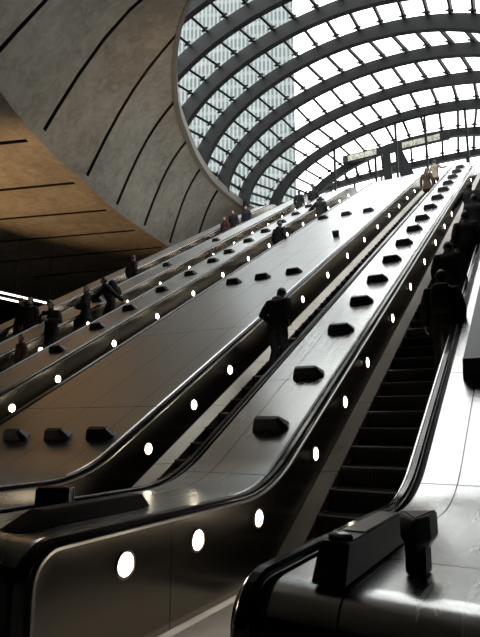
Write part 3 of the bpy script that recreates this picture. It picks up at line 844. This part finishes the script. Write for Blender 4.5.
# the man on the second escalator
i = person('man in dark jacket with pale hood, seen from behind, alone halfway up the escalator', on_step(-4.53, 9.32), 1.76, R(-6), lean=7, head=(30, -4), arms={'l': ((-.30, -.05, 1.16), (-.20, .19, 1.06)), 'r': ((.285, -.02, 1.15), (.18, .22, 1.06))}, feet=((-.11, -.02, 0), (.09, .04, 0)), top=(.013, .014, .018), legs=(.018, .022, .034), hair='black', hem=.74, collar=(.30, .30, .29), vox=.012, bulk=1.18)
# two women near the top of the same escalator
person('long-haired person in brown coat near the top of the escalator, seen from behind', on_step(-4.35, 24.93), 1.68, UP, hem=.62, skirt=True, top=(.065, .042, .028), legs=(.012, .012, .013), hair='brown', long_hair=True, fem=True)
person('dark-haired person in pale beige coat at the very top of the escalator', on_step(-4.42, 27.9), 1.68, R(-10), hem=.70, skirt=True, top=(.36, .29, .22), legs=(.015, .015, .016), hair='black', fem=True, arms={'r': ((.36, .05, 1.22), (.58, .18, 1.30))})
# silhouettes on the rightmost escalator
i = person('dark silhouette with a backpack, lowest rider on the rightmost escalator', on_step(-1.45, 9.18), 1.76, R(4), bulk=1.2, head=(6, 0), top=(.012, .012, .013), legs=(.010, .010, .012), vox=.013)
backpack(i, 'black backpack worn by the lowest rider on the rightmost escalator')
person('dark silhouette standing next above the backpack wearer on the rightmost escalator', on_step(-1.62, 11.0), 1.72, R(-5), bulk=1.15, head=(25, 0), top=(.010, .010, .011), legs=(.008, .008, .009), hem=.7, skirt=True)
person('dark broad silhouette third up on the rightmost escalator', on_step(-1.52, 13.3), 1.74, R(3), bulk=1.25, top=(.010, .010, .011), legs=(.008, .008, .009))
person('dark silhouette fourth up on the rightmost escalator, right of the others', on_step(-1.50, 15.2), 1.74, 0, bulk=1.2, top=(.010, .010, .011), legs=(.008, .008, .009), hem=.7, skirt=True)
person('topmost dark silhouette on the rightmost escalator, hand out toward the left handrail', on_step(-1.80, 17.5), 1.78, 0, bulk=1.15, top=(.010, .010, .011), legs=(.008, .008, .009), arms={'l': ((-.38, .05, 1.18), (-.55, .25, 1.08))})
# middle escalator
person('dark-clothed rider in the middle of the middle escalator, next to the wide deck', on_step(-8.45, 17.6), 1.66, R(-8), bulk=1.2, head=(20, 0), top=(.014, .014, .015), legs=(.03, .03, .035), hair='dark', collar=(.09, .085, .08))
person('bulky dark-coated rider high on the middle escalator, above the other rider there', on_step(-8.65, 22.5), 1.70, R(10), bulk=1.25, hem=.66, skirt=True, top=(.014, .014, .015), legs=(.015, .015, .016), hair='dark', arms={'l': ((-.38, .02, 1.2), (-.58, .22, 1.2))})
# second-left escalator
person('short-haired rider in dark coat standing still on the second-left escalator, left of the reaching rider', on_step(-12.0, 11.75), 1.80, R(150), bulk=1.1, hem=.7, skirt=True, top=(.014, .014, .015), legs=(.012, .012, .013), head=(-4, 30), arms={'r': ((.30, .10, 1.12), (.12, .28, 1.10)), 'l': ((-.30, .10, 1.12), (-.12, .28, 1.10))})
i = person('dark rider leaning forward with one arm stretched out, wearing a backpack', on_step(-11.75, 12.7), 1.76, R(148), lean=24, head=(-12, -10), bulk=1.1, top=(.014, .014, .015), legs=(.012, .012, .013), arms={'r': ((.34, .36, 1.16), (.46, .66, 1.02)), 'l': ((-.42, .02, 1.10), (-.56, -.20, .92))}, feet=((-.12, -.30, .1), (.12, .34, -.12)))
backpack(i, 'large black backpack worn by the rider who leans and reaches forward', off=-.23, w=.38, hgt=.56, z0=1.02)
person('dark rider holding up a small pale sheet, lower on the second-left escalator', on_step(-12.05, 10.75), 1.80, R(200), bulk=1.1, lean=8, head=(22, 0), top=(.012, .012, .013), legs=(.010, .010, .012), arms={'r': ((.30, .12, 1.14), (.10, .32, 1.18)), 'l': ((-.30, .12, 1.14), (-.06, .30, 1.16))})
person('child in a dull pink top near the left edge of the photo', on_step(-11.75, 9.25), 1.35, R(170), top=(.085, .05, .045), legs=(.014, .014, .016), hair='dark')
person('dark-clad person lowest of all on the second-left escalator, at the left edge', on_step(-11.9, 8.6), 1.62, R(185), bulk=1.1, top=(.014, .014, .015), legs=(.012, .012, .013), arms={'r': ((.34, .10, 1.12), (.40, .36, 1.02))})
person('child on the second-left escalator, only a brown-haired head above the deck', on_step(-11.0, 16.9), 1.20, UP, top=(.05, .035, .025), legs=(.02, .02, .02), hair='brown')
# fifth escalator
person('left of two dark figures side by side under the strip lights at far left', on_step(-14.35, 11.2), 1.82, R(170), bulk=1.2, top=(.012, .012, .013), legs=(.010, .010, .012), hair='dark')
person('right of two dark figures side by side under the strip lights at far left', on_step(-13.95, 11.55), 1.80, R(190), bulk=1.15, top=(.016, .015, .015), legs=(.010, .010, .012), hair='dark', collar=(.10, .09, .08))
person('single rider in dark jacket halfway up the leftmost escalator, seen from behind', on_step(-13.75, 15.6), 1.78, R(-12), bulk=1.15, head=(10, 10), top=(.018, .018, .02), legs=(.014, .014, .016), hair='black')
person('rider in a muted red top, lowest of three high on the leftmost escalator', on_step(-14.0, 22.9), 1.62, R(170), top=(.07, .022, .024), legs=(.014, .014, .016), hair='dark', group='riders high on the leftmost escalator')
person('middle rider of the three high on the leftmost escalator, dark jacket, pale face', on_step(-14.2, 24.1), 1.72, R(185), bulk=1.15, top=(.014, .014, .016), legs=(.014, .014, .016), hair='black', group='riders high on the leftmost escalator')
person('uppermost rider of the three on the leftmost escalator, in dark blue', on_step(-13.85, 24.9), 1.72, R(175), bulk=1.15, top=(.016, .020, .032), legs=(.014, .014, .016), hair='black', group='riders high on the leftmost escalator')
# near the top, against the glass
person('dark upright figure near the top of the second-left escalator, left of its companion', on_step(-11.75, 27.4), 1.72, UP, bulk=1.1, hem=.66, skirt=True, top=(.014, .014, .015), legs=(.012, .012, .013), hair='black')
person('dark figure last before the top of the second-left escalator, right of its companion', on_step(-11.2, 28.2), 1.70, R(12), bulk=1.2, top=(.014, .014, .015), legs=(.012, .012, .013), hair='brown')
# the sheet held by the rider on the second-left escalator
px_, py_, pz_ = on_step(-12.05, 10.75)
sh = MB(); sh.box((0, 0, 0), (.20, .004, .15), rot=Matrix.Rotation(R(-35), 3, 'X')); sh = sh.build('paper_sheet', plain('paper', (.72, .70, .66), .7)); sh.location = (px_ + .06, py_ - .34, pz_ + 1.27)
tag(sh, 'small pale sheet held up by a dark rider low on the second-left escalator', 'paper')

#PEOPLE_END#

# ------------------------------------------------------------------ light
w = bpy.data.worlds.new('sky'); SC.world = w; w.use_nodes = True
bg = w.node_tree.nodes['Background']; bg.inputs[0].default_value = (.985, .99, .985, 1); bg.inputs[1].default_value = 4.3
def spot(name, loc, to, power, col, size, blend=.6, rad=.3):
    l = bpy.data.lights.new(name, 'SPOT'); l.energy = power; l.color = col; l.spot_size = R(size); l.spot_blend = blend; l.shadow_soft_size = rad
    o = bpy.data.objects.new(name, l); COL.objects.link(o); o.location = loc
    o.rotation_euler = (Vector(to) - Vector(loc)).to_track_quat('-Z', 'Y').to_euler(); return o
spot('hall_up_spot', (-22.5, 9.0, 1.2), (-18.4, 15.8, ZC), 5000, (1., .61, .29), 60, .55)
spot('floor_fill_spot', (-2.1, 2.6, 10.9), (-2.25, 3.85, 0.), 2600, (1., .93, .84), 13.5, .5)  # added lamp with no visible source, brightens the landing floor
spot('hall_up_spot', (5.0, 3.0, 1.8), (-10.5, 8.0, 12.3), 1900, (1., .92, .80), 44, 1.)  # extra unseen spot added at the right to brighten the coved soffit

# ------------------------------------------------------------------ camera
cd = bpy.data.cameras.new('camera'); cam = bpy.data.objects.new('camera', cd); COL.objects.link(cam)
cd.sensor_fit = 'HORIZONTAL'; cd.sensor_width = 36; cd.lens = 554 / 480 * 36; cd.clip_end = 1000
cam.location = (0, 0, 1.47); cam.rotation_euler = (math.pi / 2 + .18513, 0, .51778)
SC.camera = cam
SC.view_settings.view_transform = 'Standard'; SC.view_settings.look = 'None'; SC.view_settings.gamma = 1
SC.view_settings.use_curve_mapping = False; SC.view_settings.exposure = 0.
